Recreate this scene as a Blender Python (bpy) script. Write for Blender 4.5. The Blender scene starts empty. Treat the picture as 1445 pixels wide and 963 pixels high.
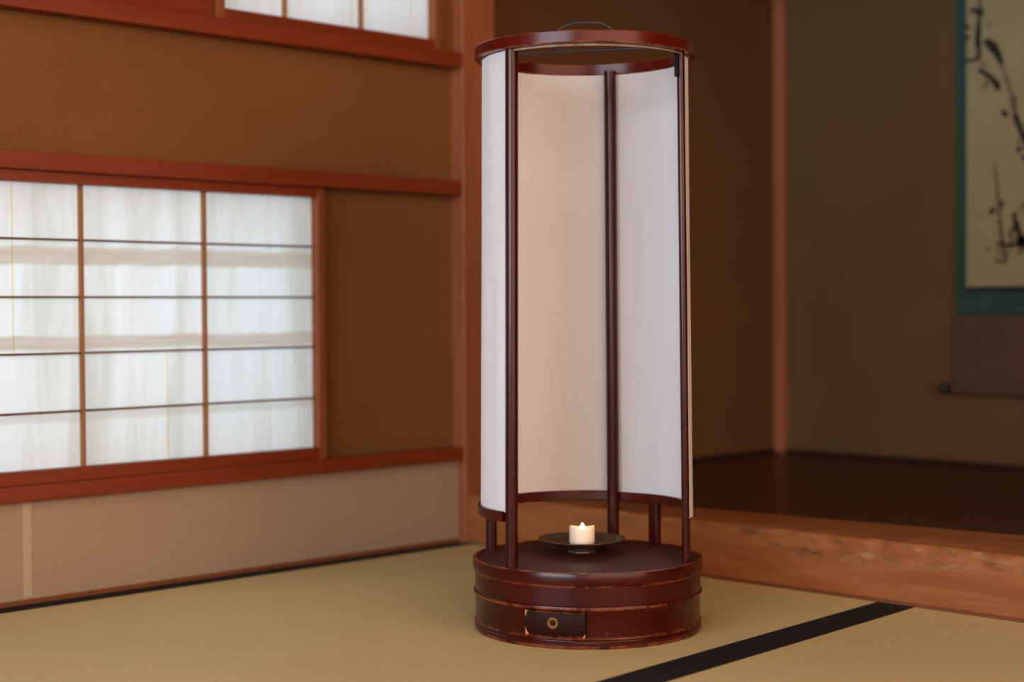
import bpy, bmesh, math, random
from mathutils import Vector, Matrix, noise
random.seed(7)
C = bpy.context.scene.collection
PI = math.pi
S = bpy.context.scene
S.view_settings.view_transform = 'Standard'
S.view_settings.look = 'None'
S.view_settings.gamma = 1.0
S.view_settings.use_curve_mapping = False
S.view_settings.exposure = 0.0
S.cycles.use_denoising = True
S.cycles.max_bounces = 10
S.cycles.diffuse_bounces = 5
S.cycles.transmission_bounces = 6
S.cycles.sample_clamp_indirect = 4.0
S.cycles.caustics_reflective = False
S.cycles.caustics_refractive = False

# ------------------------------------------------------------------ helpers
def srgb(r, g, b, k=1.0):
    def f(c):
        c /= 255.0
        return (c / 12.92 if c <= 0.04045 else ((c + 0.055) / 1.055) ** 2.4) * k
    return (f(r), f(g), f(b), 1.0)

class NT:
    """tiny node-tree builder"""
    def __init__(s, name):
        s.m = bpy.data.materials.new(name); s.m.use_nodes = True
        s.t = s.m.node_tree; s.t.nodes.clear()
        s.out = s.n('ShaderNodeOutputMaterial')
    def n(s, kind, **kw):
        nd = s.t.nodes.new(kind)
        for k, v in kw.items():
            if k.startswith('i_'): nd.inputs[k[2:].replace('_', ' ')].default_value = v
            else: setattr(nd, k, v)
        return nd
    def l(s, a, b): s.t.links.new(a, b)
    def coord(s, scale=(1, 1, 1)):
        tc = s.n('ShaderNodeTexCoord'); mp = s.n('ShaderNodeMapping')
        mp.inputs['Scale'].default_value = scale
        s.l(tc.outputs['Object'], mp.inputs['Vector'])
        return mp.outputs['Vector']
    def noise(s, vec, scale, detail=4, rough=0.6, dist=0.0):
        nd = s.n('ShaderNodeTexNoise'); nd.inputs['Scale'].default_value = scale
        nd.inputs['Detail'].default_value = detail; nd.inputs['Roughness'].default_value = rough
        nd.inputs['Distortion'].default_value = dist
        s.l(vec, nd.inputs['Vector']); return nd.outputs['Fac']
    def ramp(s, fac, stops):
        nd = s.n('ShaderNodeValToRGB'); r = nd.color_ramp
        while len(r.elements) < len(stops): r.elements.new(0.5)
        for e, (p, c) in zip(r.elements, stops):
            e.position = p; e.color = c if len(c) == 4 else (*c, 1)
        s.l(fac, nd.inputs['Fac']); return nd.outputs['Color']
    def math(s, op, a, b=None, c=None):
        nd = s.n('ShaderNodeMath', operation=op)
        for i, v in enumerate((a, b, c)):
            if v is None: continue
            if isinstance(v, (int, float)): nd.inputs[i].default_value = v
            else: s.l(v, nd.inputs[i])
        return nd.outputs[0]
    def mix(s, fac, a, b, mode='MIX'):
        nd = s.n('ShaderNodeMix', data_type='RGBA', blend_type=mode)
        for i, v in ((0, fac), (6, a), (7, b)):
            if isinstance(v, (int, float)): nd.inputs[i].default_value = v
            elif isinstance(v, tuple): nd.inputs[i].default_value = v
            else: s.l(v, nd.inputs[i])
        return nd.outputs[2]
    def bump(s, h, strength, dist):
        nd = s.n('ShaderNodeBump'); nd.inputs['Strength'].default_value = strength
        nd.inputs['Distance'].default_value = dist; s.l(h, nd.inputs['Height'])
        return nd.outputs['Normal']
    def pbsdf(s, color, rough=0.5, normal=None, metal=0.0, spec=0.5, coat=0.0, coat_rough=0.1):
        b = s.n('ShaderNodeBsdfPrincipled')
        for k, v in (('Base Color', color), ('Roughness', rough), ('Metallic', metal)):
            if isinstance(v, (int, float, tuple)): b.inputs[k].default_value = v
            else: s.l(v, b.inputs[k])
        b.inputs['Specular IOR Level'].default_value = spec
        b.inputs['Coat Weight'].default_value = coat
        b.inputs['Coat Roughness'].default_value = coat_rough
        if normal is not None: s.l(normal, b.inputs['Normal'])
        return b.outputs[0]
    def done(s, sh): s.l(sh, s.out.inputs['Surface']); return s.m

def wood(name, c1, c2, axis=0, scale=14, rough=0.5, coat=0.0, bump=0.15, spec=0.4, stretch=0.06, coat_rough=0.1):
    t = NT(name)
    sc = [1, 1, 1]; sc[axis] = stretch
    v = t.coord(tuple(sc))
    n1 = t.noise(v, scale, 6, 0.62, 1.2)
    n2 = t.noise(v, scale * 9, 3, 0.6)
    f = t.math('MULTIPLY_ADD', n2, 0.35, t.math('MULTIPLY', n1, 0.75))
    col = t.ramp(f, [(0.30, c1), (0.72, c2)])
    return t.done(t.pbsdf(col, rough, t.bump(n2, bump, 0.001), spec=spec, coat=coat, coat_rough=coat_rough))

def link(name, me, mat, parent=None):
    o = bpy.data.objects.new(name, me); C.objects.link(o)
    if mat is not None: me.materials.append(mat)
    if parent is not None: o.parent = parent
    return o
def fin(bm, name, mat, parent=None, smooth=False, bevel=0.0, loc=None, auto=None):
    bmesh.ops.recalc_face_normals(bm, faces=bm.faces[:])
    me = bpy.data.meshes.new(name); bm.to_mesh(me); bm.free()
    if smooth or auto:
        for p in me.polygons: p.use_smooth = True
    if auto:
        me.set_sharp_from_angle(angle=math.radians(auto))
    o = link(name, me, mat, parent)
    if loc is not None: o.location = loc
    if bevel:
        md = o.modifiers.new('bevel', 'BEVEL'); md.width = bevel; md.segments = 2; md.limit_method = 'ANGLE'
    return o
def add_box(bm, lo, hi):
    m = Matrix.Translation([(a + b) / 2 for a, b in zip(lo, hi)]) @ Matrix.Diagonal([abs(b - a) for a, b in zip(lo, hi)] + [1])
    bmesh.ops.create_cube(bm, size=1, matrix=m)
def boxes(name, lst, mat, parent=None, bevel=0.0):
    bm = bmesh.new()
    for lo, hi in lst: add_box(bm, lo, hi)
    return fin(bm, name, mat, parent, bevel=bevel)
def lathe(bm, prof, seg=96, closed=False, a0=0.0, a1=2 * PI, skip=None):
    """prof: [(r,z)]; revolve round Z"""
    full = abs(a1 - a0 - 2 * PI) < 1e-6
    n = seg if full else seg + 1
    rings = []
    for i in range(n):
        a = a0 + (a1 - a0) * i / seg
        rings.append([bm.verts.new((r * math.cos(a), r * math.sin(a), z)) for r, z in prof])
    m = len(prof)
    for i in range(seg):
        A = rings[i]; B = rings[(i + 1) % n]
        for j in range(m if closed else m - 1):
            if skip and skip(i, j): continue
            a_, b_, c_, d_ = A[j], B[j], B[(j + 1) % m], A[(j + 1) % m]
            q = []
            for v in (a_, b_, c_, d_):
                if all((v.co - w.co).length > 1e-7 for w in q): q.append(v)
            if len(q) >= 3:
                try: bm.faces.new(q)
                except ValueError: pass
    if not full and closed:
        bm.faces.new(rings[0]); bm.faces.new(rings[-1])
    bmesh.ops.remove_doubles(bm, verts=bm.verts[:], dist=1e-6)
def tube(bm, pts, r, seg=12, caps=True):
    pts = [Vector(p) for p in pts]
    rr = r if isinstance(r, (list, tuple)) else [r] * len(pts)
    prev = None; rings = []
    for i, p in enumerate(pts):
        d = (pts[min(i + 1, len(pts) - 1)] - pts[max(i - 1, 0)]).normalized()
        u = (prev - d * prev.dot(d)) if prev is not None else d.orthogonal()
        u.normalize(); w = d.cross(u); prev = u
        rings.append([bm.verts.new(p + (u * math.cos(2 * PI * k / seg) + w * math.sin(2 * PI * k / seg)) * rr[i]) for k in range(seg)])
    for A, B in zip(rings, rings[1:]):
        for k in range(seg):
            bm.faces.new((A[k], A[(k + 1) % seg], B[(k + 1) % seg], B[k]))
    if caps: bm.faces.new(rings[0]); bm.faces.new(rings[-1])
def empty(name, loc, rz=0.0):
    o = bpy.data.objects.new(name, None); C.objects.link(o); o.location = loc; o.rotation_euler = (0, 0, rz)
    o.empty_display_size = 0.05
    return o
def tag(o, label, cat, group=None, kind=None):
    o['label'] = label; o['category'] = cat
    if group: o['group'] = group
    if kind: o['kind'] = kind
    return o
def struct(o, label, cat): return tag(o, label, cat, kind='structure')

# ------------------------------------------------------------------ materials
def M_sandwall(name, c, var=0.16, bump=0.35):
    t = NT(name); v = t.coord()
    n = t.noise(v, 260, 3, 0.7); b = t.noise(v, 3.0, 4, 0.6)
    f = t.math('MULTIPLY_ADD', n, 0.5, t.math('MULTIPLY', b, 0.5))
    lo = tuple(x * (1 - var) for x in c[:3]); hi = tuple(x * (1 + var) for x in c[:3])
    return t.done(t.pbsdf(t.ramp(f, [(0.3, lo), (0.7, hi)]), 0.95, t.bump(n, bump, 0.0012), spec=0.15))
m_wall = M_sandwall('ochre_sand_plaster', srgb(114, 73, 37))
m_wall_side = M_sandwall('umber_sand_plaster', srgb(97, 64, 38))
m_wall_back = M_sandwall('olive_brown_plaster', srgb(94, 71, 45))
def M_wallpaper():
    t = NT('washi_dado_paper'); v = t.coord()
    n = t.noise(v, 160, 3, 0.6); b = t.noise(v, 2.5, 3, 0.5)
    w = t.noise(t.coord((1, 1, 0.15)), 400, 2, 0.5)
    f = t.math('MULTIPLY_ADD', n, 0.35, t.math('MULTIPLY_ADD', w, 0.2, t.math('MULTIPLY', b, 0.45)))
    return t.done(t.pbsdf(t.ramp(f, [(0.3, srgb(142, 117, 94)), (0.7, srgb(156, 134, 110))]), 0.85, t.bump(n, 0.15, 0.0008), spec=0.2))
m_dado = M_wallpaper()
t = NT('dado_paper_seam'); m_seam = t.done(t.pbsdf(srgb(165, 146, 121), 0.85, spec=0.2))
m_rail = wood('cedar_rail_wood', srgb(97, 33, 8), srgb(123, 48, 15), axis=1, rough=0.45, spec=0.4)
m_strip = wood('beam_foot_strip_wood', srgb(96, 52, 28), srgb(116, 66, 36), axis=0, rough=0.6, spec=0.25)
m_rail_x = wood('cedar_rail_wood_cross', srgb(97, 33, 8), srgb(123, 48, 15), axis=0, rough=0.45, spec=0.4)
m_post = wood('cedar_post_wood', srgb(122, 62, 34), srgb(146, 84, 52), axis=2, rough=0.40, spec=0.6)
m_pillar = wood('alcove_pillar_wood', srgb(130, 72, 49), srgb(154, 93, 66), axis=2, rough=0.5, spec=0.3)
m_lattice = wood('shoji_lattice_wood', srgb(126, 80, 48), srgb(150, 100, 62), axis=2, rough=0.6, spec=0.25)
m_lattice_h = wood('shoji_crossbar_wood', srgb(84, 54, 34), srgb(108, 72, 44), axis=1, rough=0.6, spec=0.25)
m_ceil = wood('ceiling_board_wood', srgb(120, 84, 52), srgb(150, 108, 70), axis=0, rough=0.7, spec=0.2)
m_darkstrip = wood('shadow_strip_wood', srgb(34, 18, 12), srgb(46, 24, 16), axis=0, rough=0.7, spec=0.2)
m_stile = wood('shoji_stile_wood', srgb(112, 56, 28), srgb(136, 74, 40), axis=2, rough=0.5, spec=0.35)
m_alcove = wood('dark_alcove_board_wood', srgb(48, 15, 5), srgb(70, 25, 10), axis=0, scale=10, rough=0.34, spec=0.32)

def M_beam():
    t = NT('live_edge_beam_wood')
    v = t.coord((0.1, 1, 1)); g = t.noise(v, 26, 6, 0.6, 1.5)
    base = t.ramp(g, [(0.28, srgb(125, 69, 33)), (0.55, srgb(143, 87, 45)), (0.78, srgb(152, 103, 59))])
    # bark scars along the upper edge: shape of their own, only on part of the beam
    vv = t.coord((0.45, 1, 1.2)); s1 = t.noise(vv, 34, 5, 0.65, 0.8)
    scar = t.ramp(s1, [(0.50, (0, 0, 0)), (0.60, (1, 1, 1))])
    tc = t.n('ShaderNodeTexCoord'); sp = t.n('ShaderNodeSeparateXYZ'); t.l(tc.outputs['Object'], sp.inputs[0])
    zb = t.n('ShaderNodeMapRange', interpolation_type='SMOOTHSTEP'); t.l(sp.outputs['Z'], zb.inputs[0])
    zb.inputs[1].default_value = 0.045; zb.inputs[2].default_value = 0.07
    topm = t.n('ShaderNodeMapRange', interpolation_type='SMOOTHSTEP'); t.l(sp.outputs['Z'], topm.inputs[0])
    topm.inputs[1].default_value = 0.0966; topm.inputs[2].default_value = 0.0955
    xa = t.n('ShaderNodeMapRange', interpolation_type='SMOOTHSTEP'); t.l(sp.outputs['X'], xa.inputs[0]); xa.inputs[1].default_value = -1.72; xa.inputs[2].default_value = -1.52; xa.inputs[3].default_value = 0.35
    xb = t.n('ShaderNodeMapRange', interpolation_type='SMOOTHSTEP'); t.l(sp.outputs['X'], xb.inputs[0]); xb.inputs[1].default_value = -1.12; xb.inputs[2].default_value = -1.30; xb.inputs[3].default_value = 0.3
    mask = t.math('MULTIPLY', t.math('MULTIPLY', scar, zb.outputs[0]), t.math('MULTIPLY', topm.outputs[0], t.math('MULTIPLY', xa.outputs[0], xb.outputs[0])))
    v3 = t.noise(t.coord((0.3, 1, 1)), 60, 4, 0.7)
    scol = t.ramp(v3, [(0.35, srgb(72, 46, 30)), (0.5, srgb(140, 102, 65)), (0.66, srgb(164, 127, 81))])
    crack = t.ramp(t.noise(t.coord((0.35, 1, 1)), 42, 3, 0.5, 2.5), [(0.478, (0, 0, 0)), (0.5, (1, 1, 1)), (0.522, (0, 0, 0))])
    cm = t.math('MULTIPLY', t.math('MULTIPLY', crack, mask), 0.95)
    col = t.mix(t.math('MULTIPLY', mask, 0.85), base, scol)
    col = t.mix(cm, col, srgb(46, 24, 14))
    return t.done(t.pbsdf(col, 0.5, t.bump(t.math('MULTIPLY_ADD', s1, 0.6, t.math('MULTIPLY', g, 0.3)), 0.28, 0.003), spec=0.25))
m_beam = M_beam()

def M_tatami():
    t = NT('tatami_rush_weave')
    tc = t.n('ShaderNodeTexCoord'); sp = t.n('ShaderNodeSeparateXYZ'); t.l(tc.outputs['Object'], sp.inputs[0])
    row = t.math('FRACT', t.math('MULTIPLY', sp.outputs['X'], 1 / 0.0125))
    tri = t.math('ABSOLUTE', t.math('SUBTRACT', row, 0.5))         # 0 mid .. .5 edge
    groove = t.ramp(tri, [(0.0, (0.35,) * 3), (0.30, (0.62,) * 3), (0.5, (1.0,) * 3)])
    th = t.math('FRACT', t.math('MULTIPLY', sp.outputs['Y'], 1 / 0.0035))
    thr = t.math('ABSOLUTE', t.math('SUBTRACT', th, 0.5))
    v = t.coord((8, 1, 1)); n = t.noise(t.coord((1, 6, 1)), 90, 3, 0.7); big = t.noise(t.coord(), 2.2, 3, 0.5)
    f = t.math('MULTIPLY_ADD', n, 0.7, t.math('MULTIPLY', big, 0.3))
    col = t.ramp(f, [(0.3, srgb(180, 162, 110)), (0.7, srgb(206, 187, 135))])
    col = t.mix(t.math('MULTIPLY', t.math('SUBTRACT', 1.0, groove), 0.14), col, srgb(120, 92, 52))
    h = t.math('MULTIPLY_ADD', groove, 1.0, t.math('MULTIPLY_ADD', thr, 0.4, t.math('MULTIPLY', n, 0.3)))
    return t.done(t.pbsdf(col, 0.55, t.bump(h, 0.18, 0.0012), spec=0.3))
m_tatami = M_tatami()
t = NT('black_cloth_border'); n = t.noise(t.coord((1, 1, 1)), 900, 2, 0.5)
m_border = t.done(t.pbsdf(t.ramp(n, [(0.3, srgb(20, 18, 16)), (0.7, srgb(28, 25, 22))]), 0.85, t.bump(n, 0.3, 0.0004), spec=0.2))

def M_shoji():
    t = NT('shoji_paper')
    tc = t.n('ShaderNodeTexCoord'); sp = t.n('ShaderNodeSeparateXYZ'); t.l(tc.outputs['Object'], sp.inputs[0])
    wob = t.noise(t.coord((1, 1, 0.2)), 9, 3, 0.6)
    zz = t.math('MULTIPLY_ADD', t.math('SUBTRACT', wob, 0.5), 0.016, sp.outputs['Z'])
    def shadow_band(z0, z1, s):
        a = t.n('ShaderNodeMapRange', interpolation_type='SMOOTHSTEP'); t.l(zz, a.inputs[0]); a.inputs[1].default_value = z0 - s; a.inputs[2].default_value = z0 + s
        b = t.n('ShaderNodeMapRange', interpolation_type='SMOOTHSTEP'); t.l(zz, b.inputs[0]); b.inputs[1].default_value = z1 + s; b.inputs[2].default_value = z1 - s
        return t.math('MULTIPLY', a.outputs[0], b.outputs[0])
    m = t.math('ADD', shadow_band(0.541, 0.570, 0.004), shadow_band(0.402, 0.424, 0.004))  # soft shadows of rails behind the window, painted into the paper colour
    m = t.math('ADD', m, t.math('MULTIPLY', shadow_band(0.285, 0.297, 0.003), 0.5))
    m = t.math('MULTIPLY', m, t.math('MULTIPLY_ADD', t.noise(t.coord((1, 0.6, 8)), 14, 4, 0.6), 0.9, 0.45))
    curtain_shade = t.noise(t.coord((1, 1, 0.10)), 16, 3, 0.65, 0.4)  # vertical curtain shadows, painted into the paper colour as streaks
    f1 = t.ramp(curtain_shade, [(0.36, (0.80, 0.79, 0.74)), (0.50, (0.93, 0.93, 0.92)), (0.62, (0.97, 0.98, 1.0))])
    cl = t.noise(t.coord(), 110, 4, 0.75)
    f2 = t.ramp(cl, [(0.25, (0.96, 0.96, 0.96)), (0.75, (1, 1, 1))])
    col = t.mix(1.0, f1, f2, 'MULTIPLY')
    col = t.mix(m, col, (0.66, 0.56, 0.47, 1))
    tr = t.n('ShaderNodeBsdfTranslucent'); t.l(col, tr.inputs[0])
    df = t.n('ShaderNodeBsdfDiffuse'); t.l(col, df.inputs[0])
    mx = t.n('ShaderNodeMixShader'); mx.inputs[0].default_value = 0.35
    t.l(tr.outputs[0], mx.inputs[1]); t.l(df.outputs[0], mx.inputs[2])
    return t.done(mx.outputs[0])
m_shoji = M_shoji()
t = NT('yellowed_paper_join'); tr_ = t.n('ShaderNodeBsdfTranslucent'); tr_.inputs[0].default_value = (0.97, 0.90, 0.66, 1); m_join = t.done(tr_.outputs[0])

def M_lamppaper(name, c, trans=0.3):
    t = NT(name)
    fib = t.noise(t.coord((1, 1, 0.25)), 240, 4, 0.7); big = t.noise(t.coord((1, 1, 0.12)), 14, 3, 0.5)
    f = t.math('MULTIPLY_ADD', fib, 0.4, t.math('MULTIPLY', big, 0.6))
    col = t.ramp(f, [(0.3, tuple(x * 0.93 for x in c[:3])), (0.7, c)])
    nrm = t.bump(f, 0.25, 0.002)
    tr = t.n('ShaderNodeBsdfTranslucent'); t.l(col, tr.inputs[0])
    df = t.n('ShaderNodeBsdfDiffuse'); t.l(col, df.inputs[0]); t.l(nrm, df.inputs['Normal'])
    mx = t.n('ShaderNodeMixShader'); mx.inputs[0].default_value = 1 - trans
    t.l(tr.outputs[0], mx.inputs[1]); t.l(df.outputs[0], mx.inputs[2])
    return t.done(mx.outputs[0])
m_paper = M_lamppaper('lantern_washi_paper', (0.83, 0.84, 0.87, 1))

def M_lacquer(name, c1, c2, wear_z=(), wear_c=srgb(126, 62, 34), rough=0.28, spec=0.28, lo=0.49):
    t = NT(name)
    big = t.noise(t.coord((1, 1, 1)), 9, 4, 0.6); fine = t.noise(t.coord((1, 1, 2)), 55, 4, 0.7)
    col = t.ramp(big, [(0.3, c1), (0.7, c2)])
    if wear_z:
        tc = t.n('ShaderNodeTexCoord'); sp = t.n('ShaderNodeSeparateXYZ'); t.l(tc.outputs['Object'], sp.inputs[0])
        m = None
        for z, w, k in wear_z:
            d = t.math('ABSOLUTE', t.math('SUBTRACT', sp.outputs['Z'], z))
            mr = t.n('ShaderNodeMapRange', interpolation_type='SMOOTHSTEP'); t.l(d, mr.inputs[0])
            mr.inputs[1].default_value = w; mr.inputs[2].default_value = w * 0.35; mr.inputs[4].default_value = k
            m = mr.outputs[0] if m is None else t.math('MAXIMUM', m, mr.outputs[0])
        nz = t.noise(t.coord((1, 1, 1)), 30, 6, 0.8)
        g = t.ramp(nz, [(lo - 0.06, (0, 0, 0)), (lo + 0.03, (1, 1, 1))])
        col = t.mix(t.math('MULTIPLY', m, g), col, wear_c)
    ch = t.ramp(t.noise(t.coord(), 120, 2, 0.5), [(0.745, (0, 0, 0)), (0.765, (1, 1, 1))])
    col = t.mix(t.math('MULTIPLY', ch, 0.5), col, wear_c)
    rg = t.math('MULTIPLY_ADD', fine, 0.12, rough - 0.10)
    return t.done(t.pbsdf(col, rg, t.bump(big, 0.05, 0.002), spec=spec))
LC1, LC2 = srgb(45, 5, 3), srgb(62, 11, 4)
m_drum = M_lacquer('red_brown_lacquer_drum', LC1, LC2, [(0.1044, 0.0013, 1.0), (0.0858, 0.0022, 1.0), (0.0545, 0.0028, 1.0), (0.0010, 0.0052, 0.8), (0.0150, 0.0022, 0.55)], lo=0.50)
m_deck = M_lacquer('lacquer_deck', srgb(54, 14, 6), srgb(71, 26, 13), rough=0.60)
m_hoop = M_lacquer('red_brown_lacquer_hoop', srgb(67, 8, 3), srgb(83, 16, 6), [(0.8422, 0.0022, 0.8), (0.8255, 0.0022, 1.0)], rough=0.30, lo=0.52)
m_hoop2 = M_lacquer('lower_hoop_lacquer', srgb(57, 7, 4), srgb(71, 14, 7), rough=0.33)
m_rod = M_lacquer('post_lacquer', srgb(44, 6, 5), srgb(59, 12, 8), rough=0.26)
m_drawer = M_lacquer('dark_drawer_lacquer', srgb(31, 9, 5), srgb(44, 14, 7), [(0.0163, 0.0016, .9), (0.0500, 0.0013, .8)], rough=0.6, spec=0.1, lo=0.5)
t = NT('worn_drawer_edge'); m_worn = t.done(t.pbsdf(t.ramp(t.noise(t.coord(), 300, 3, 0.6), [(0.3, srgb(170, 100, 56)), (0.7, srgb(206, 146, 92))]), 0.6))
t = NT('drawer_cavity_wood'); m_cav = t.done(t.pbsdf(srgb(24, 12, 8), 0.8))
t = NT('aged_brass'); n = t.noise(t.coord(), 400, 3, 0.6)
m_brass = t.done(t.pbsdf(t.ramp(n, [(0.3, srgb(84, 54, 24)), (0.7, srgb(128, 90, 46))]), 0.45, metal=0.7))
t = NT('blackened_iron'); n = t.noise(t.coord(), 300, 3, 0.6)
m_iron = t.done(t.pbsdf(t.ramp(n, [(0.3, srgb(46, 42, 42)), (0.7, srgb(66, 62, 62))]), 0.5, t.bump(n, 0.3, 0.0005), metal=0.6))
t = NT('dark_bronze_dish'); n = t.noise(t.coord(), 60, 4, 0.6)
m_dish = t.done(t.pbsdf(t.ramp(n, [(0.3, srgb(100, 86, 72)), (0.7, srgb(130, 114, 94))]), t.math('MULTIPLY_ADD', n, 0.15, 0.12), t.bump(n, 0.05, 0.0006), metal=0.7))
t = NT('black_tab_paint'); m_black = t.done(t.pbsdf(srgb(16, 9, 9), 0.7, spec=0.2))
t = NT('pale_hoop_lining'); m_lining = t.done(t.pbsdf(t.ramp(t.noise(t.coord(), 60, 3, .6), [(0.3, srgb(126, 100, 80)), (0.7, srgb(170, 150, 134))]), 0.7))
def M_wax():
    t = NT('ivory_plastic_candle')
    b = t.n('ShaderNodeBsdfPrincipled'); b.inputs['Base Color'].default_value = srgb(236, 222, 200)
    b.inputs['Roughness'].default_value = 0.45; b.inputs['Subsurface Weight'].default_value = 0.35
    b.inputs['Subsurface Radius'].default_value = (0.012, 0.007, 0.004); b.inputs['Subsurface Scale'].default_value = 1.0
    return t.done(b.outputs[0])
m_wax = M_wax()
t = NT('lit_flame_tip'); e = t.n('ShaderNodeEmission'); e.inputs[0].default_value = (1.0, 0.86, 0.50, 1); e.inputs[1].default_value = 6.5
m_flame = t.done(e.outputs[0])
def M_cloth(name, a, b, sc=500, rough=0.8, spec=0.2):
    t = NT(name); n = t.noise(t.coord(), sc, 2, 0.5); g = t.noise(t.coord(), 9, 4, 0.6)
    return t.done(t.pbsdf(t.ramp(t.math('MULTIPLY_ADD', n, 0.5, t.math('MULTIPLY', g, 0.5)), [(0.3, a), (0.7, b)]), rough, t.bump(n, 0.2, 0.0005), spec=spec))
m_teal = M_cloth('teal_silk_mount', srgb(36, 61, 56), srgb(47, 74, 67))
m_navy = M_cloth('navy_silk_strip', srgb(29, 29, 44), srgb(41, 41, 56))
m_pinkcloth = M_cloth('dusty_brown_silk', srgb(75, 54, 46), srgb(91, 68, 58))
m_scrollpaper = M_cloth('aged_painting_paper', srgb(135, 125, 91), srgb(148, 140, 105), sc=120, rough=0.85)
t = NT('black_lacquer_knob'); m_knob = t.done(t.pbsdf(srgb(14, 12, 12), 0.3))
def M_ink(name, a, b):
    t = NT(name); n = t.noise(t.coord(), 70, 4, 0.7)
    return t.done(t.pbsdf(t.ramp(n, [(0.35, a), (0.65, b)]), 0.9, spec=0.1))
m_ink = M_ink('black_ink', srgb(26, 24, 22), srgb(62, 56, 48))
m_ink2 = M_ink('pale_ink', srgb(96, 86, 68), srgb(134, 120, 94))

# ------------------------------------------------------------------ room
WL = -2.333            # dado face of the left wall
UL = -2.348            # plaster face above it
XR, YB, ZC = 1.7, -2.4, 2.35
BACKY = 3.288
SIDEX = -2.415

flo = boxes('floor', [((WL - 0.1, YB, -0.10), (XR, BACKY + 0.1, -0.052))], m_alcove)
struct(flo, 'wooden sub-floor under the tatami mats', 'floor')

def left_wall():
    T = 0.09; x0, x1 = UL - T, UL
    w1 = (0.82, 1.786, 0.1885, 0.6905)      # lower window opening (y0,y1,z0,z1)
    w2 = (1.560, 2.078, 0.972, 1.52)        # upper window opening
    L = []
    L.append(((x0, YB, -0.05), (x1, w1[0], ZC)))
    L.append(((x0, w1[0], -0.05), (x1, w1[1], w1[2])))
    L.append(((x0, w1[0], w1[3]), (x1, w1[1], w2[2])))
    L.append(((x0, w1[1], -0.05), (x1, 2.2, w2[2])))
    L.append(((x0, w1[0], w2[2]), (x1, w2[0], ZC)))
    L.append(((x0, w2[0], w2[3]), (x1, w2[1], ZC)))
    L.append(((x0, w2[1], w2[2]), (x1, 2.2, ZC)))
    bm = bmesh.new()
    for lo, hi in L: add_box(bm, lo, hi)
    o = fin(bm, 'wall_left', m_wall)
    struct(o, 'ochre brown sand-plastered left wall around the paper windows', 'wall')
    p = boxes('dado_panel', [((UL - 0.001, YB, -0.05), (WL, 2.12, 0.166))], m_dado, o)
    p['label'] = 'pale brown papered strip below the sill'
    s = boxes('dado_seam', [((WL, 1.187, 0.012), (WL + 0.0006, 1.2015, 0.1645))], m_seam, o)
    s['label'] = 'lighter vertical paper seam'
left_wall()
RX = -2.316
b = boxes('baseboard_left', [((WL - 0.02, YB, -0.05), (WL + 0.0008, 2.118, 0.0085))], m_strip)
struct(b, 'thin wooden strip at the foot of the left wall', 'baseboard')
struct(boxes('trim_1', [((UL - 0.02, YB, 0.6889), (RX, 2.1175, 0.7177))], m_rail, bevel=0.0015), 'reddish cedar rail directly over the lower paper window', 'rail')
struct(boxes('trim_2', [((UL - 0.02, YB, 0.1648), (RX, 2.1175, 0.1903))], m_rail, bevel=0.002), 'reddish cedar sill under the lower paper window', 'sill')
struct(boxes('trim_3', [((UL - 0.02, YB, 0.9395), (RX + 0.004, 2.1175, 0.9695))], m_rail, bevel=0.0015), 'reddish cedar rail under the upper paper window', 'rail')
struct(boxes('trim_4', [((SIDEX - 0.03, 2.1175, -0.05), (-2.313, 2.2045, ZC))], m_post, bevel=0.0015), 'square cedar corner post between left wall and alcove', 'post')
struct(boxes('trim_5', [((UL - 0.01, 0.75, 0.9695), (UL + 0.010, 1.556, 1.52))], m_rail, bevel=0.001), 'dark reddish wooden panel beside the upper paper window', 'panel')

def shoji(name, y0, y1, z0, z1, stile, rb, rt, bars_y, bars_z, label, seams=()):
    """frame front at x=XF, paper at x=XP"""
    XP, XF = -2.350, -2.329
    root = empty(name, (0, 0, 0)); struct(root, label, 'window')
    for a, b_ in ((y0, y0 + stile), (y1 - stile, y1)):
        boxes('stile', [((XP - 0.004, a, z0), (XF, b_, z1))], m_stile, root, bevel=0.001)
    boxes('bottom_rail', [((XP - 0.004, y0 + stile, z0), (XF - 0.0005, y1 - stile, z0 + rb))], m_rail, root, bevel=0.001)
    boxes('top_rail', [((XP - 0.004, y0 + stile, z1 - rt), (XF - 0.0005, y1 - stile, z1))], m_rail, root, bevel=0.001)
    for y in bars_y:
        boxes('upright_bar', [((XP, y - 0.0027, z0 + rb), (XP + 0.0095, y + 0.0027, z1 - rt))], m_lattice, root)
    for z in bars_z:
        boxes('crossbar', [((XP, y0 + stile, z - 0.0018), (XP + 0.0075, y1 - stile, z + 0.0018))], m_lattice_h, root)
    bm = bmesh.new(); add_box(bm, (XP - 0.0006, y0 + 0.004, z0 + 0.004), (XP - 0.0002, y1 - 0.004, z1 - 0.004))
    # a single translucent sheet
    bmesh.ops.delete(bm, geom=[f for f in bm.faces if f.normal.x < 0.9], context='FACES')
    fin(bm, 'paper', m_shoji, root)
    for (y, a, b_) in seams:
        boxes('paper_join', [((XP - 0.0001, y - 0.0011, a), (XP + 0.0002, y + 0.0011, b_))], m_join, root)
    return root
shoji('window_1', 0.80, 1.787, 0.1903, 0.6889, 0.0155, 0.0215, 0.0185, [0.830 + 0.0, 1.065, 1.3005, 1.536], [0.5807, 0.4878, 0.3967, 0.3022],
      'lower white paper sliding window with a grid of thin bars', seams=[(1.183, 0.39, 0.668), (1.4635, 0.213, 0.395)])
shoji('window_2', 1.558, 2.0765, 0.9695, 1.52, 0.016, 0.0215, 0.02, [1.7119, 1.8876], [1.12, 1.24, 1.36],
      'upper white paper window at the top of the left wall')

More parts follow.
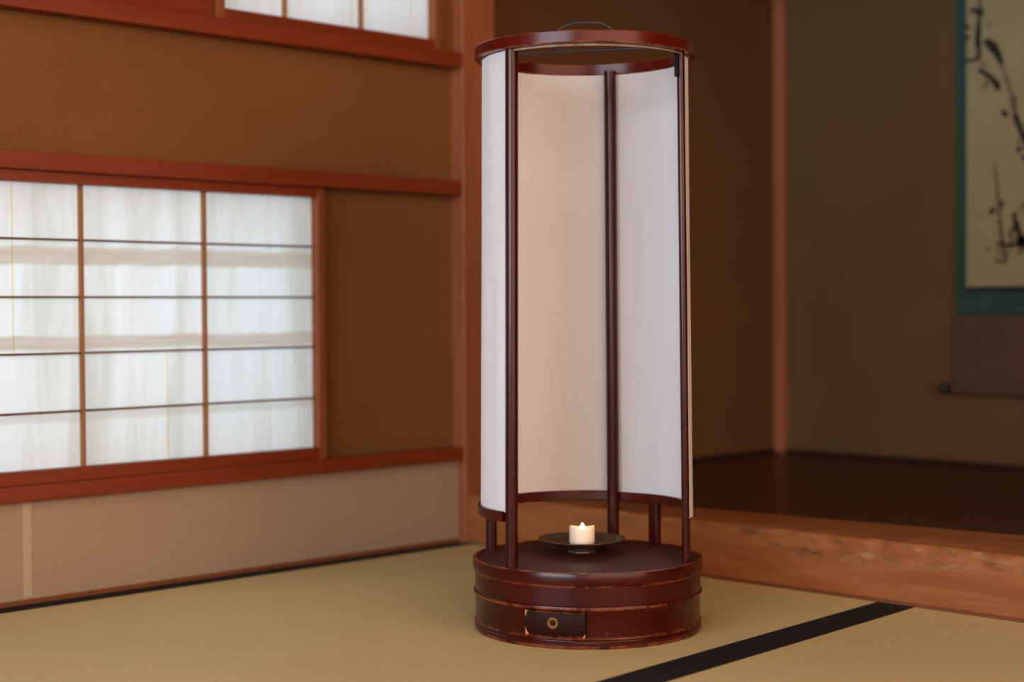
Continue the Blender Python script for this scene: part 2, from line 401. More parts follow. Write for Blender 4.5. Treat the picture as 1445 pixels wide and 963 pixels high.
struct(boxes('wall_alcove_left', [((SIDEX - 0.05, 2.2, 0.0), (SIDEX, BACKY + 0.05, ZC))], m_wall_side), 'dark brown plaster side wall of the alcove', 'wall')
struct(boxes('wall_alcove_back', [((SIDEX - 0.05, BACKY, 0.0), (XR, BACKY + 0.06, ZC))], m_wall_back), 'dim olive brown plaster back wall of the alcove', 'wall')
struct(boxes('trim_6', [((SIDEX, 3.270, 0.097), (-2.3835, BACKY + 0.005, ZC))], m_pillar, bevel=0.002), 'slim reddish pillar in the rear corner of the alcove', 'pillar')
struct(boxes('shadow_strip_alcove_back', [((-2.3835, BACKY - 0.006, 0.097), (XR, BACKY, 0.106))], m_darkstrip), 'dark strip standing for the shadow line at the foot of the alcove back wall', 'baseboard')  # dark strip put in for the shadow line where wall meets board
struct(boxes('shadow_strip_alcove_left', [((SIDEX, 2.2045, 0.097), (SIDEX + 0.006, 3.270, 0.106))], m_darkstrip), 'dark strip standing for the shadow line at the foot of the alcove side wall', 'baseboard')  # same shadow line along the side wall, as a dark strip

# unseen lintel, added low to shade the alcove, and the wall above it
LINT = 1.30
struct(boxes('trim_7', [((-2.313, 2.135, LINT), (XR, 2.205, LINT + 0.07))], m_rail_x, bevel=0.003), 'unseen cedar lintel added low across the alcove opening to shade it', 'lintel')
struct(boxes('wall_alcove_front', [((-2.313, 2.150, LINT + 0.07), (XR, 2.195, ZC))], m_wall), 'plaster wall above the alcove lintel', 'wall')

# beam with a live upper edge, slightly out of square with the wall
def beam_y(x): return 2.125 + (x + 2.313) * 0.0234
def seam_y(x): return 2.203 + (x + 2.313) * 0.1345
XE = 0.95
def beam():
    bm = bmesh.new(); NX = 520
    prof_n = 26
    rows = []
    for i in range(NX + 1):
        x = -2.313 + (XE + 2.313) * i / NX
        yf = beam_y(x); yb = seam_y(x); r = []
        scarw = min(1, max(0, (x + 1.95) / 0.25)) * min(1, max(0, (-1.0 - x) / 0.25))
        edge = noise.noise(Vector((x * 9, 0, 3))) * 0.0020 + noise.noise(Vector((x * 40, 0, 7))) * 0.0010
        for j in range(prof_n + 1):
            z = 0.096 * j / prof_n
            up = max(0, (z - 0.045) / 0.051)
            rg_ = 0.35 + 0.65 * scarw
            d = noise.noise(Vector((x * 14, 5, z * 60))) * 0.0022 * up * rg_ + noise.noise(Vector((x * 45, 2, z * 110))) * 0.0014 * up * rg_
            d += max(0, noise.noise(Vector((x * 22, 9, z * 45)))) * 0.010 * up * scarw
            d += 0.004 * max(0, (z - 0.088) / 0.008) ** 2
            r.append(bm.verts.new((x, yf + d, z + (edge * up))))
        top0 = r[-1].co
        r.append(bm.verts.new((x, top0.y + 0.004, 0.0968)))
        r.append(bm.verts.new((x, yb, 0.0968)))
        r.append(bm.verts.new((x, yb, 0.0)))
        rows.append(r)
    m = len(rows[0])
    for A, B in zip(rows, rows[1:]):
        for j in range(m):
            bm.faces.new((A[j], B[j], B[(j + 1) % m], A[(j + 1) % m]))
    bm.faces.new(rows[0]); bm.faces.new(rows[-1])
    o = fin(bm, 'trim_8', m_beam, auto=50)
    struct(o, 'rough-edged reddish wooden beam along the front of the alcove', 'beam')
beam()
def poly_prism(name, pts, z0, z1, mat, parent=None):
    bm = bmesh.new()
    a = [bm.verts.new((x, y, z0)) for x, y in pts]; b_ = [bm.verts.new((x, y, z1)) for x, y in pts]
    n = len(pts)
    for i in range(n): bm.faces.new((a[i], a[(i + 1) % n], b_[(i + 1) % n], b_[i]))
    bm.faces.new(a); bm.faces.new(b_)
    return fin(bm, name, mat, parent)
af = poly_prism('floor_alcove', [(SIDEX, 2.206), (-2.313, 2.206), (XE, seam_y(XE) + 0.001), (XE, BACKY), (SIDEX, BACKY)], 0.0, 0.0965, m_alcove)
struct(af, 'dark glossy wooden floor board of the raised alcove', 'floor')
tr = poly_prism('trim_9', [(-2.313, beam_y(-2.313) - 0.004), (XE, beam_y(XE) - 0.004), (XE, beam_y(XE) + 0.004), (-2.313, beam_y(-2.313) + 0.004)], -0.05, 0.0045, m_strip)
struct(tr, 'thin wooden strip between the tatami and the alcove beam', 'trim')
struct(boxes('wall_alcove_right', [((XE, 2.14, 0.0), (XE + 0.1, BACKY, ZC))], m_wall), 'plaster wall closing the right end of the alcove', 'wall')

# rest of the room shell
struct(boxes('wall_right', [((XR, YB, -0.05), (XR + 0.08, BACKY, ZC))], m_wall), 'plaster wall on the right side of the room', 'wall')
struct(boxes('wall_rear', [((UL, YB - 0.08, -0.05), (XR, YB, 0.30)), ((UL, YB - 0.08, 1.75), (XR, YB, ZC)),
                           ((UL, YB - 0.08, 0.30), (-2.2, YB, 1.75)), ((1.2, YB - 0.08, 0.30), (XR, YB, 1.75))], m_wall), 'wall with the wide window behind the viewer', 'wall')
struct(boxes('ceiling', [((SIDEX - 0.1, YB - 0.1, ZC), (XR + 0.1, BACKY + 0.1, ZC + 0.05))], m_ceil), 'boarded wooden ceiling of the room', 'ceiling')

# ------------------------------------------------------------------ tatami
def tatami(name, corners, edges, label):
    """corners: inner-front, outer-front, outer-back, inner-back (x,y); edges = widths (left,right)"""
    (xa, ya), (xb, yb_), (xc, yc), (xd, yd) = corners
    root = empty(name, ((xa + xb) / 2, (ya + yc) / 2, -0.05)); tag(root, label, 'tatami mat', 'tatami mats on the floor')
    ox, oy = root.location.x, root.location.y
    wl, wr = edges
    def sh(pts): return [(x - ox, y - oy) for x, y in pts]
    e = poly_prism('rush_surface', sh([(xa + wl, ya), (xb - wr, yb_), (xc - wr, yc), (xd + wl, yd)]), 0.0, 0.05, m_tatami, root)
    if wl: poly_prism('cloth_border', sh([(xa, ya), (xa + wl, ya), (xd + wl, yd), (xd, yd)]), 0.0, 0.0506, m_border, root)['label'] = 'black cloth border'
    if wr: poly_prism('cloth_border', sh([(xb - wr, yb_), (xb, yb_), (xc, yc), (xc - wr, yc)]), 0.0, 0.0506, m_border, root)['label'] = 'black cloth border'
    return root
def J(y, off=0.0): return -1.2993 - (y - 1.4) * 0.0660 + off     # joint line between the two mats
y0 = 0.22
tatami('tatami_mat', [(WL + 0.0012, y0), (J(y0) - 0.0004, y0), (J(2.145), 2.1405), (WL + 0.0012, 2.1195)], (0.040, 0.0325), 'tatami mat under the lantern, between left wall and wide black border')
tatami('tatami_mat', [(J(y0) + 0.0004, y0), (J(y0) + 0.99, y0), (J(y0) + 0.94, 2.167), (J(2.145) + 0.0004, 2.1425)], (0.0325, 0.0325), 'tatami mat in the lower right corner, beyond the diagonal black border')

# ------------------------------------------------------------------ lantern
CX_, CY_ = -1.58109, 1.68809
YAW = -0.799467
# local frame of the lantern: +x = right as seen from the front, +y = away (world angle of +x)
LR = -YAW
lamp = empty('floor_lantern', (CX_, CY_, 0), LR)
tag(lamp, 'tall cylindrical white paper and dark red lacquer floor lantern on the tatami', 'lantern')
def P(a, r, z):   # a: degrees from the front, positive to the right
    a = math.radians(a); return (r * math.sin(a), -r * math.cos(a), z)
def lat_ang(a): return math.radians(a - 90)     # lathe angle
def drum():
    prof = [(0.150, 0.0), (0.1635, 0.0), (0.1652, 0.002), (0.1652, 0.0085), (0.1638, 0.0102), (0.1636, 0.0112), (0.1648, 0.0122), (0.1656, 0.0137), (0.1650, 0.0152), (0.1637, 0.0160),
            (0.1636, 0.0510), (0.1646, 0.0528), (0.1664, 0.0538), (0.1668, 0.0560), (0.1660, 0.0580), (0.1643, 0.0590),
            (0.1640, 0.0845), (0.1640, 0.0852), (0.1652, 0.0858), (0.1668, 0.0868), (0.1672, 0.0880), (0.1672, 0.1025), (0.1666, 0.1040), (0.1655, 0.1044), (0.1622, 0.1044), (0.1616, 0.1036), (0.1610, 0.1030)]
    jj = next(j for j in range(len(prof)) if abs(prof[j][1] - 0.0160) < 1e-6)
    seg = 240
    a0, a1 = lat_ang(-34.6) % (2 * PI), lat_ang(-3.0) % (2 * PI)
    def skip(i, j):
        a = (2 * PI * (i + 0.5) / seg)
        return j == jj and a0 < a < a1
    bm = bmesh.new(); lathe(bm, prof, seg, skip=skip)
    o = fin(bm, 'drum_base', m_drum, lamp, auto=35)
    bm = bmesh.new(); lathe(bm, [(0.0001, 0.1030), (0.1612, 0.1030), (0.1612, 0.1000), (0.0001, 0.1000)], 128)
    fin(bm, 'deck', m_deck, lamp, auto=35)
    # cavity behind the drawer
    A0 = -34.6 ; A1 = -3.0
    bm = bmesh.new()
    n = 16
    for k in range(n):
        a = A0 + (A1 - A0) * k / n; b_ = A0 + (A1 - A0) * (k + 1) / n
        q = [P(a, 0.1638, 0.0155), P(b_, 0.1638, 0.0155), P(b_, 0.158, 0.0155), P(a, 0.158, 0.0155)]
        bm.faces.new([bm.verts.new(v) for v in q])
        q = [P(a, 0.1638, 0.0513), P(b_, 0.1638, 0.0513), P(b_, 0.158, 0.0513), P(a, 0.158, 0.0513)]
        bm.faces.new([bm.verts.new(v) for v in q])
        q = [P(a, 0.158, 0.0155), P(b_, 0.158, 0.0155), P(b_, 0.158, 0.0513), P(a, 0.158, 0.0513)]
        bm.faces.new([bm.verts.new(v) for v in q])
    for a in (A0, A1):
        q = [P(a, 0.1638, 0.0155), P(a, 0.158, 0.0155), P(a, 0.158, 0.0513), P(a, 0.1638, 0.0513)]
        bm.faces.new([bm.verts.new(v) for v in q])
    fin(bm, 'drawer_cavity', m_cav, lamp)
    # drawer front: a curved board with rounded worn ends
    def curved(a, b_, z0, z1, r0, r1, n=24):
        bm = bmesh.new(); L = []
        for k in range(n + 1):
            t_ = a + (b_ - a) * k / n
            L.append([bm.verts.new(P(t_, r, z)) for r, z in ((r0, z0), (r1 - 0.0006, z0), (r1, z0 + 0.0008), (r1, z1 - 0.0008), (r1 - 0.0006, z1), (r0, z1))])
        for A, B in zip(L, L[1:]):
            for j in range(6): bm.faces.new((A[j], B[j], B[(j + 1) % 6], A[(j + 1) % 6]))
        bm.faces.new(L[0]); bm.faces.new(L[-1])
        return bm
    d = fin(curved(-34.2, -3.9, 0.0160, 0.0504, 0.159, 0.1640), 'drawer', m_drawer, lamp, auto=40)
    d['label'] = 'small dark drawer'
    # worn slivers on the left edge of the drawer
    def sliver(pts):
        bm = bmesh.new()
        f = [bm.verts.new(P(a, 0.16425, z)) for a, z in pts]; g = [bm.verts.new(P(a, 0.1632, z)) for a, z in pts]
        n = len(pts); bm.faces.new(f); bm.faces.new(g)
        for k in range(n): bm.faces.new((f[k], f[(k + 1) % n], g[(k + 1) % n], g[k]))
        return fin(bm, 'worn_edge', m_worn, d)
    sliver([(-34.2, 0.0500), (-32.9, 0.0503), (-33.3, 0.0480), (-33.8, 0.0440), (-34.2, 0.0405)])
    sliver([(-34.2, 0.0275), (-33.8, 0.0240), (-32.9, 0.0200), (-32.3, 0.0166), (-34.0, 0.0163)])
    sliver([(-3.95, 0.0160), (-5.2, 0.0162), (-4.6, 0.0178), (-4.2, 0.0205), (-3.95, 0.0210)])
    # keyhole ring of brass
    ring = bmesh.new(); prof = [(0.0036, 0.0), (0.0080, 0.0), (0.0083, 0.0006), (0.0074, 0.0013), (0.0046, 0.0010), (0.0036, 0.0004)]
    lathe(ring, prof, 40, closed=True)
    q = fin(ring, 'keyhole_ring', m_brass, d, smooth=True)
    a = math.radians(-19.6)
    q.matrix_local = Matrix.Translation(P(-19.6, 0.1639, 0.0347)) @ Matrix.Rotation(a, 4, 'Z') @ Matrix.Rotation(PI / 2, 4, 'X')
    q['label'] = 'round brass keyhole ring'
    kh = bmesh.new(); lathe(kh, [(0.0001, 0.00035), (0.0042, 0.00035), (0.0042, 0.0), (0.0001, 0.0)], 24)
    q2 = fin(kh, 'keyhole', m_black, d); q2.matrix_local = q.matrix_local.copy()
    lug = bmesh.new(); add_box(lug, (-0.0016, -0.0034, 0.0), (0.0010, 0.0016, 0.0016))
    q3 = fin(lug, 'lock_pin', m_brass, d, bevel=0.0003); q3.matrix_local = q.matrix_local.copy()
drum()

def post(name, a_bot, r_bot, a_top, r_top, z0, z1, rad, mat=m_rod, seg=20, flat=None):
    bm = bmesh.new()
    n = 14; pts = []
    b0 = Vector(P(a_bot, r_bot, z0)); b1 = Vector(P(a_top, r_top, z1))
    for k in range(n + 1): pts.append(b0.lerp(b1, k / n))
    tube(bm, pts, rad, seg)
    o = fin(bm, name, mat, lamp, auto=50)
    return o
post('post', -47.4, 0.1500, -46.6, 0.1460, 0.103, 0.828, 0.0091)
# rear post stands inside the paper
post('post', 160.6, 0.1400, 161.2, 0.1380, 0.103, 0.828, 0.0093)
post('post', 66.6, 0.1500, 64.2, 0.1470, 0.103, 0.826, 0.0055)
o = post('short_leg', -113, 0.1530, -113, 0.1530, 0.103, 0.170, 0.0083)
fb = bmesh.new(); lathe(fb, [(0.0001, 0.0), (0.0105, 0.0), (0.0100, 0.0012), (0.0086, 0.0020), (0.0001, 0.0020)], 24)
f_ = fin(fb, 'foot_collar', m_rod, o, smooth=True); f_.location = P(-113, 0.1515, 0.103)
bm = bmesh.new(); add_box(bm, (-0.0085, -0.006, 0.0), (0.0085, 0.006, 0.066))
o = fin(bm, 'short_leg', m_rod, lamp, bevel=0.002); o.matrix_local = Matrix.Translation(P(134.8, 0.1530, 0.1035)) @ Matrix.Rotation(math.radians(134.8), 4, 'Z')
# reddish inner rib beside the right post
bm = bmesh.new()
for z, r, a in ((0.103, 0.1535, 71.5), (0.828, 0.1490, 70.0)): pass
n = 14; L = []
for k in range(n + 1):
    u = k / n; z = 0.103 + (0.826 - 0.103) * u; r = 0.1493 + (0.1455 - 0.1493) * u; a = 74.0 + (73.0 - 74.0) * u
    c = Vector(P(a, r, z)); t_ = Vector((math.cos(math.radians(a)), math.sin(math.radians(a)), 0)); nn = Vector((math.sin(math.radians(a)), -math.cos(math.radians(a)), 0))
    L.append([bm.verts.new(c + t_ * s * 0.0060 + nn * q * 0.0024) for s, q in ((-1, -1), (1, -1), (1, 1), (-1, 1))])
for A, B in zip(L, L[1:]):
    for j in range(4): bm.faces.new((A[j], B[j], B[(j + 1) % 4], A[(j + 1) % 4]))
bm.faces.new(L[0]); bm.faces.new(L[-1])
fin(bm, 'side_rib', m_hoop2, lamp, bevel=0.001)

# hoops
def hoop(name, r0, r1, z0, z1, mat, a0=None, a1=None, seg=160, wob=0.0):
    e = min(0.0012, (z1 - z0) / 4)
    prof = [(r0, z0 + e), (r0 + e, z0), (r1 - e, z0), (r1, z0 + e), (r1, z1 - e), (r1 - e, z1), (r0 + e, z1), (r0, z1 - e)]
    bm = bmesh.new()
    if a0 is None: lathe(bm, prof, seg, closed=True)
    else: lathe(bm, prof, seg, closed=True, a0=lat_ang(a0), a1=lat_ang(a1))
    if wob:
        for v in bm.verts:
            a = math.atan2(v.co.y, v.co.x); v.co.z += wob * math.sin(a * 2 + 1)
    return fin(bm, name, mat, lamp, auto=40)
hoop('top_hoop', 0.1505, 0.1597, 0.8252, 0.8422, m_hoop)
hoop('hoop_lining', 0.1489, 0.1503, 0.8218, 0.8246, m_lining, -46, 64)['label'] = 'pale paper lining under the hoop'
hoop('lower_hoop', 0.1500, 0.1596, 0.1665, 0.1812, m_hoop2, -197, -51)
hoop('lower_hoop', 0.1470, 0.1518, 0.1660, 0.1800, m_hoop2, 72, 163)

# paper
def paper(name, a0, a1, rb, rt, zb, zt, n=60, m=40, ragged=0.0, lean=0.0, ph=0.0):
    bm = bmesh.new(); G = []
    for i in range(n + 1):
        u = i / n; a = a0 + (a1 - a0) * u; col = []
        for j in range(m + 1):
            v = j / m; z = zb + (zt - zb) * v
            if j == 0 and ragged: z += ragged * max(0.0, (abs(u - 0.5) * 2 - 0.96) / 0.04)
            r = rb + (rt - rb) * v + lean * math.sin(v * PI)
            r += 0.0006 * math.sin(a * 0.31 + ph) * math.sin(v * 5 + ph) + 0.0005 * noise.noise(Vector((a * 0.12, v * 3, ph)))
            col.append(bm.verts.new(P(a, r, z)))
        G.append(col)
    for A, B in zip(G, G[1:]):
        for j in range(m): bm.faces.new((A[j], B[j], B[j + 1], A[j + 1]))
    o = fin(bm, name, m_paper, lamp, smooth=True)
    return o
paper('paper_screen', -201, -49.2, 0.1552, 0.1490, 0.1800, 0.8245)
paper('paper_screen', 76, 163, 0.1522, 0.1478, 0.1790, 0.8240, ph=2.0)
# the part of the right screen that hangs outside the hoop
paper('paper_flap', 68.5, 84, 0.1537, 0.1487, 0.1640, 0.8235, n=10, ragged=0.0, ph=2.0)

# black tab at the top of the right post
bm = bmesh.new(); add_box(bm, (-0.0035, -0.003, 0.0), (0.0035, 0.003, 0.046))
o = fin(bm, 'tab', m_black, lamp, bevel=0.0015); o.location = P(61.2, 0.1440, 0.7905)
o.rotation_euler = (0, 0, math.radians(62)); o['label'] = 'small black tab'

# iron crossbar and bail handle on top
RZ = math.radians(-12)
def rot(x, z, y=0.0): return (x * math.cos(RZ) - y * math.sin(RZ), x * math.sin(RZ) + y * math.cos(RZ), z)
bm = bmesh.new(); tube(bm, [rot(x, 0.8390) for x in (-0.151, -0.10, -0.05, 0, 0.05, 0.10, 0.151)], 0.0017, 8)
for x in (-0.010, 0.048): bmesh.ops.create_icosphere(bm, subdivisions=2, radius=0.0028, matrix=Matrix.Translation(rot(x, 0.8390)))
cb = fin(bm, 'iron_crossbar', m_iron, lamp, smooth=True)
bm = bmesh.new(); pts = []
hw = 0.0440
pts.append(rot(-hw, 0.8395)); pts.append(rot(-hw, 0.8500))
for k in range(0, 17):
    a = PI - PI * k / 16
    pts.append(rot(hw * math.copysign(abs(math.cos(a)) ** 0.75, math.cos(a)), 0.8580 + 0.0220 * math.sin(a)))
pts.append(rot(hw, 0.8500)); pts.append(rot(hw, 0.8395))
tube(bm, pts, 0.0019, 8)
fin(bm, 'bail_handle', m_iron, lamp, smooth=True)['label'] = 'thin black iron handle loop'

# ------------------------------------------------------------------ dish and candle
def lw(l, d, z): 
    rx, ry = math.cos(LR), math.sin(LR)
    return (CX_ + l * rx - d * ry, CY_ + l * ry + d * rx, z)
DL, DD = -0.0062, 0.0365
dish = empty('candle_dish', lw(DL, DD, 0.1032), LR)
tag(dish, 'shallow dark metal dish on the lantern base', 'dish')
bm = bmesh.new()
lathe(bm, [(0.0001, 0.0120), (0.024, 0.0121), (0.038, 0.0136), (0.050, 0.0164), (0.060, 0.0194), (0.0635, 0.0207), (0.0645, 0.0208), (0.0646, 0.0200), (0.0610, 0.0178), (0.050, 0.0132), (0.038, 0.0088), (0.0225, 0.0055), (0.0001, 0.0050)], 96)
fin(bm, 'bowl', m_dish, dish, smooth=True)
bm = bmesh.new()
lathe(bm, [(0.0175, 0.0060), (0.0175, 0.0012), (0.0190, 0.0), (0.0208, 0.0004), (0.0203, 0.0016), (0.0190, 0.0058)], 64, closed=True)
fin(bm, 'foot_ring', m_dish, dish, smooth=True)
cz = 0.1032 + 0.0125
candle = empty('electric_candle', lw(DL + 0.0002, DD, cz), LR)
tag(candle, 'small ivory battery tealight glowing in the middle of the dark dish', 'candle')
bm = bmesh.new(); n = 64; prof = []
rings = []
for i in range(n):
    a = 2 * PI * i / n
    top = 0.0248 + 0.0019 * math.cos(2 * a) + 0.0004 * math.cos(a * 3 + 1)     # high at the sides, dipping front and back
    col = [(0.0178, 0.0), (0.0186, 0.0008), (0.0188, 0.004), (0.0187, top - 0.0012), (0.0183, top - 0.0003), (0.0176, top), (0.0168, top - 0.0006), (0.0150, top - 0.0022), (0.0090, 0.0215), (0.0001, 0.0210)]
    rings.append([bm.verts.new((r * math.cos(a), r * math.sin(a), z)) for r, z in col])
for i in range(n):
    A, B = rings[i], rings[(i + 1) % n]
    for j in range(len(A) - 1): bm.faces.new((A[j], B[j], B[j + 1], A[j + 1]))
bm.faces.new([r[0] for r in rings])
bmesh.ops.remove_doubles(bm, verts=bm.verts[:], dist=2e-5)
fin(bm, 'candle_body', m_wax, candle, auto=60)
bm = bmesh.new()
lathe(bm, [(0.0001, 0.0), (0.0040, 0.0004), (0.0048, 0.0030), (0.0042, 0.0055), (0.0026, 0.0085), (0.0010, 0.0112), (0.0001, 0.0120)], 24)
fl_ = fin(bm, 'flame', m_flame, candle, smooth=True); fl_.location = (0.0006, -0.003, 0.0195); fl_['label'] = 'lit warm flame-shaped tip'

# ------------------------------------------------------------------ hanging scroll
SY = BACKY - 0.008
sc = empty('hanging_scroll', (-1.9043 + 0.26, SY, 0.2))
tag(sc, 'hanging scroll with a dark ink painting of plum branches on the alcove back wall', 'scroll')
ox, oz = sc.location.x, sc.location.z
def sbox(name, x0, x1, z0, z1, y0, y1, mat, par=None, bev=0.0):
    return boxes(name, [((x0 - ox, y0 - SY, z0 - oz), (x1 - ox, y1 - SY, z1 - oz))], mat, par or sc, bevel=bev)
XL, XRR = -1.9043, -1.3843
sbox('silk_mount', XL, XRR, 0.4406, 1.62, SY - 0.0008, SY, m_teal)['label'] = 'teal silk border'
pt = sbox('painting', XL + 0.0260, XRR - 0.026, 0.5060, 1.25, SY - 0.0014, SY - 0.0006, m_scrollpaper)
sbox('navy_strip', XL + 0.0260, XRR - 0.026, 0.4950, 0.5080, SY - 0.0016, SY - 0.0006, m_navy)
# lower brown silk hangs with a slight curl
bm = bmesh.new(); L = []
for k in range(25):
    x = (XL - 0.003) + (XRR + 0.003 - XL + 0.003) * k / 24
    y = -0.0010 - 0.0015 * math.exp(-((k - 1.2) / 1.2) ** 2) + 0.0006 * math.sin(k * 0.9)
    L.append([bm.verts.new((x - ox, y + q, z - oz)) for z, q in ((0.272, 0.0), (0.4406, 0.0), (0.4406, -0.0008), (0.272, -0.0008))])
for A, B in zip(L, L[1:]):
    for j in range(4): bm.faces.new((A[j], B[j], B[(j + 1) % 4], A[(j + 1) % 4]))
bm.faces.new(L[0]); bm.faces.new(L[-1])
fin(bm, 'lower_silk', m_pinkcloth, sc, auto=40)['label'] = 'dusty brown silk below the painting'
bm = bmesh.new(); tube(bm, [(XL - 0.004 - ox, -0.0085, 0.2715 - oz), (XRR + 0.004 - ox, -0.0085, 0.2715 - oz)], 0.0095, 16)
rl = fin(bm, 'roller', m_pinkcloth, sc, auto=50)
for s, x in ((-1, XL - 0.004), (1, XRR + 0.004)):
    bm = bmesh.new(); tube(bm, [(0, 0, 0), (s * 0.012, 0, 0), (s * 0.015, 0, 0), (s * 0.024, 0, 0), (s * 0.027, 0, 0)], [0.0055, 0.0065, 0.0110, 0.0125, 0.0105], 20)
    k_ = fin(bm, 'roller_knob', m_knob, rl, auto=50); k_.location = (x - ox, -0.0085, 0.2740 - oz); k_['label'] = 'black knob at the end of the roller'
sbox('top_rod', XL - 0.004, XRR + 0.004, 1.615, 1.632, SY - 0.010, SY, m_rail_x, bev=0.002)
bm = bmesh.new(); tube(bm, [(-0.10, -0.004, 1.632 - oz), (0, -0.004, 1.72 - oz), (0.10, -0.004, 1.632 - oz)], 0.0012, 6); fin(bm, 'hanging_cord', m_navy, sc)

# ink strokes: (x, z) in metres on the scroll plane
def px2(x, y):     # photo measurements converted to metres on the plane of the scroll
    u = x - 1349.7
    return (-1.9043 + u * 0.001795 + u * u * 1.5e-7, 1.1325 - y * 0.001530)
IY = -0.00165
def stroke(bm, pts, widths, jit=0.25, seed=1):
    rnd = random.Random(seed); P2 = []
    for i in range(len(pts) - 1):
        (xa, ya), (xb, yb_) = pts[i], pts[i + 1]
        L_ = max(2, int(math.hypot(xb - xa, yb_ - ya) / 2.2))
        for k in range(L_):
            u = k / L_; P2.append((xa + (xb - xa) * u, ya + (yb_ - ya) * u, widths[i] + (widths[i + 1] - widths[i]) * u))
    P2.append((*pts[-1], widths[-1]))
    prev = None
    for i, (x, y, w) in enumerate(P2):
        a = P2[max(0, i - 1)]; b_ = P2[min(len(P2) - 1, i + 1)]
        dx, dy = b_[0] - a[0], b_[1] - a[1]; d = math.hypot(dx, dy) or 1
        nx, ny = -dy / d, dx / d
        w1 = w / 2 * (1 + rnd.uniform(-jit, jit)); w2 = w / 2 * (1 + rnd.uniform(-jit, jit))
        q = []
        for s, ww in ((1, w1), (-1, w2)):
            X, Z = px2(x + nx * ww * s, y + ny * ww * s)
            q.append(bm.verts.new((X - ox, IY, Z - oz)))
        if prev: bm.faces.new((prev[0], prev[1], q[1], q[0]))
        prev = q
def blob(bm, x, y, r, seed=0, k=10):
    rnd = random.Random(seed)
    vs = []
    for i in range(k):
        a = 2 * PI * i / k; rr = r * rnd.uniform(0.7, 1.2)
        X, Z = px2(x + rr * math.cos(a), y + rr * math.sin(a)); vs.append(bm.verts.new((X - ox, IY, Z - oz)))
    bm.faces.new(vs)
def flower(bm, x, y, r, seed=0):
    for i in range(5):
        a = 2 * PI * i / 5 + seed
        cx_, cy_ = x + r * 0.62 * math.cos(a), y + r * 0.62 * math.sin(a)
        pts = [(cx_ + r * 0.42 * math.cos(2 * PI * k / 8), cy_ + r * 0.42 * math.sin(2 * PI * k / 8)) for k in range(9)]
        stroke(bm, pts, [0.9] * 9, 0.2, seed + i)
bm = bmesh.new()
stroke(bm, [(1384, -25), (1382, 0), (1382, 12), (1381, 30), (1380, 42), (1382, 62), (1383, 72)], [3, 4, 6, 7, 9, 6, 4], 0.35, 1)
stroke(bm, [(1389, 44), (1397, 50), (1404, 60), (1410, 74), (1413, 82)], [7, 13, 13, 9, 6], 0.3, 2)
stroke(bm, [(1381, 86), (1392, 94), (1404, 106), (1409, 120)], [7, 7, 8, 8], 0.3, 3)
stroke(bm, [(1360, 71), (1372, 71), (1381, 69)], [4, 6, 6], 0.3, 4)
stroke(bm, [(1430, 158), (1436, 174), (1444, 196), (1454, 222), (1468, 262), (1480, 300), (1486, 345)], [8, 8, 9, 10, 12, 12, 14], 0.25, 5)
stroke(bm, [(1380, 4), (1376, -6)], [7, 3], 0.3, 6)
for x, y, r, s in ((1367, 21, 4, 1), (1366, 37, 4, 2), (1418, 156, 5, 3), (1414, 152, 3, 33), (1401, 297, 5, 4), (1413, 286, 3.5, 5), (1409, 314, 3, 6), (1436, 209, 5, 7), (1435, 198, 2.5, 8), (1443, 222, 5, 9), (1440, 342, 8, 10),
                   (1430, 305, 4, 11), (1433, 318, 5, 12), (1428, 325, 4, 13), (1386, 3, 4, 14), (1372, -2, 4, 15), (1415, 345, 4, 16), (1424, 348, 4, 17), (1416, 372, 3, 18), (1407, 371, 3, 19), (1394, 352, 2.5, 20), (1445, 290, 4, 22), (1456, 340, 9, 23), (1470, 345, 9, 24)):
    blob(bm, x, y, r, s)
stroke(bm, [(1403, 222), (1405, 242), (1408, 276), (1410, 305), (1413, 335), (1416, 352), (1418, 372)], [1.5, 2.5, 3, 3, 3.5, 3.5, 2], 0.3, 7)
stroke(bm, [(1404, 342), (1418, 350), (1432, 348), (1446, 352), (1475, 352)], [2, 4, 6, 8, 10], 0.4, 8)
stroke(bm, [(1430, 300), (1431, 316), (1437, 332), (1441, 346)], [3, 6, 7, 9], 0.35, 9)
stroke(bm, [(1424, 352), (1427, 335), (1422, 326)], [3, 2.5, 1.5], 0.3, 10)
stroke(bm, [(1436, 300), (1440, 290)], [3, 1.5], 0.3, 11)
rnd = random.Random(5)
for k in range(26):
    x = rnd.uniform(1405, 1450); y = rnd.uniform(330, 366); a = rnd.uniform(-1.2, 1.2)
    stroke(bm, [(x, y), (x + 8 * math.cos(a), y + 8 * math.sin(a))], [2.2, 0.8], 0.3, 50 + k)
ik = fin(bm, 'ink_branches', m_ink, pt); ik['label'] = 'black ink branches'
bm = bmesh.new()
stroke(bm, [(1412, 80), (1418, 100), (1424, 121), (1429, 141), (1431, 160)], [6, 7, 8, 7, 6], 0.2, 12)
for x, y, r, s in ((1396, 22, 5, 1), (1389, 79, 5, 2), (1389, 112, 6, 3), (1394, 108, 4, 4), (1430, 137, 5, 5), (1429, 148, 5, 6), (1413, 292, 5, 7), (1399, 300, 4, 8), (1412, 371, 5, 9), (1385, -4, 5, 10)):
    flower(bm, x, y, r, s)
fin(bm, 'pale_ink_blossoms', m_ink2, pt)['label'] = 'pale ink blossoms'

# ------------------------------------------------------------------ light
def area(name, loc, rot_, sx, sy, power, col):
    ld = bpy.data.lights.new(name, 'AREA'); ld.shape = 'RECTANGLE'; ld.size = sx; ld.size_y = sy; ld.energy = power; ld.color = col
    o = bpy.data.objects.new(name, ld); C.objects.link(o); o.location = loc; o.rotation_euler = rot_
    return o
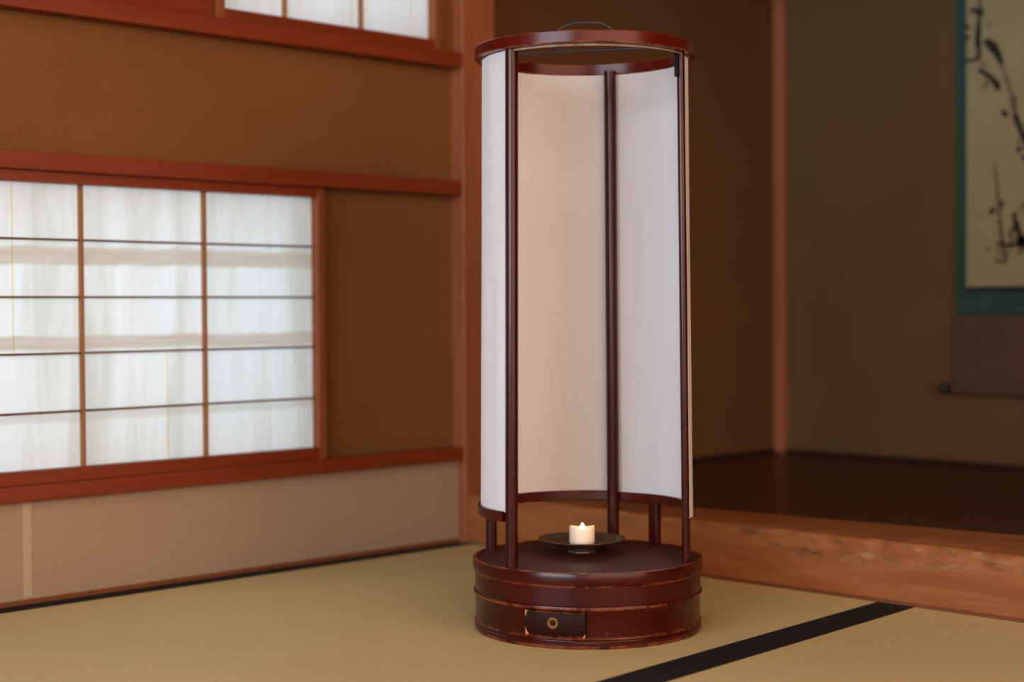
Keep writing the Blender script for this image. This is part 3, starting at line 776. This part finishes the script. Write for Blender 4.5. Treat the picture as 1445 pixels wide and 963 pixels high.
# daylight through the wide window behind the viewer (faces +Y)
area('rear_window_daylight', (-0.6, YB + 0.0, 1.05), (PI / 2, 0, 0), 2.6, 1.40, 150, (0.74, 0.87, 1.0))
# daylight behind the paper windows of the left wall (faces +X)
area('left_window_daylight', (-2.80, 1.40, 0.85), (0, -PI / 2, 0), 1.6, 1.7, 9.6, (0.78, 0.94, 1.0))
# warm light of the room on the right (faces -X)
area('right_room_light', (XR - 0.02, 0.1, 1.15), (0, PI / 2, 0), 2.1, 4.2, 128, (1.0, 0.65, 0.45))
# unseen overhead fill, added to brighten the tatami
area('overhead_fill', (-0.5, 0.5, 2.2), (0, 0, 0), 0.9, 0.9, 12, (1.0, 0.84, 0.64))
pl = bpy.data.lights.new('candle_glow', 'POINT'); pl.energy = 0.012; pl.color = (1.0, 0.75, 0.4); pl.shadow_soft_size = 0.004
po = bpy.data.objects.new('candle_glow', pl); C.objects.link(po); po.location = lw(DL, DD, cz + 0.040)
w = bpy.data.worlds.new('World'); S.world = w; w.use_nodes = True
w.node_tree.nodes['Background'].inputs[0].default_value = (0.75, 0.88, 1.0, 1); w.node_tree.nodes['Background'].inputs[1].default_value = 0.25

# ------------------------------------------------------------------ camera
FPX = 2236.9; yaw, pitch, roll = -0.799467, 0.0208873, -0.0060761
cy, sy_ = math.cos(yaw), math.sin(yaw); cp, sp_ = math.cos(pitch), math.sin(pitch)
f = Vector((sy_ * cp, cy * cp, -sp_)); r = Vector((cy, -sy_, 0)); u = r.cross(f)
r2 = r * math.cos(roll) + u * math.sin(roll); u2 = -r * math.sin(roll) + u * math.cos(roll)
cam = bpy.data.cameras.new('camera'); co = bpy.data.objects.new('camera', cam); C.objects.link(co)
mw = Matrix((r2, u2, -f)).transposed().to_4x4(); mw.translation = (0, 0, 0.466)
co.matrix_world = mw
cam.sensor_width = 36; cam.lens = FPX * 36 / 1445; cam.clip_start = 0.05
cam.dof.use_dof = True; cam.dof.focus_distance = 2.25; cam.dof.aperture_fstop = 2.2
S.camera = co
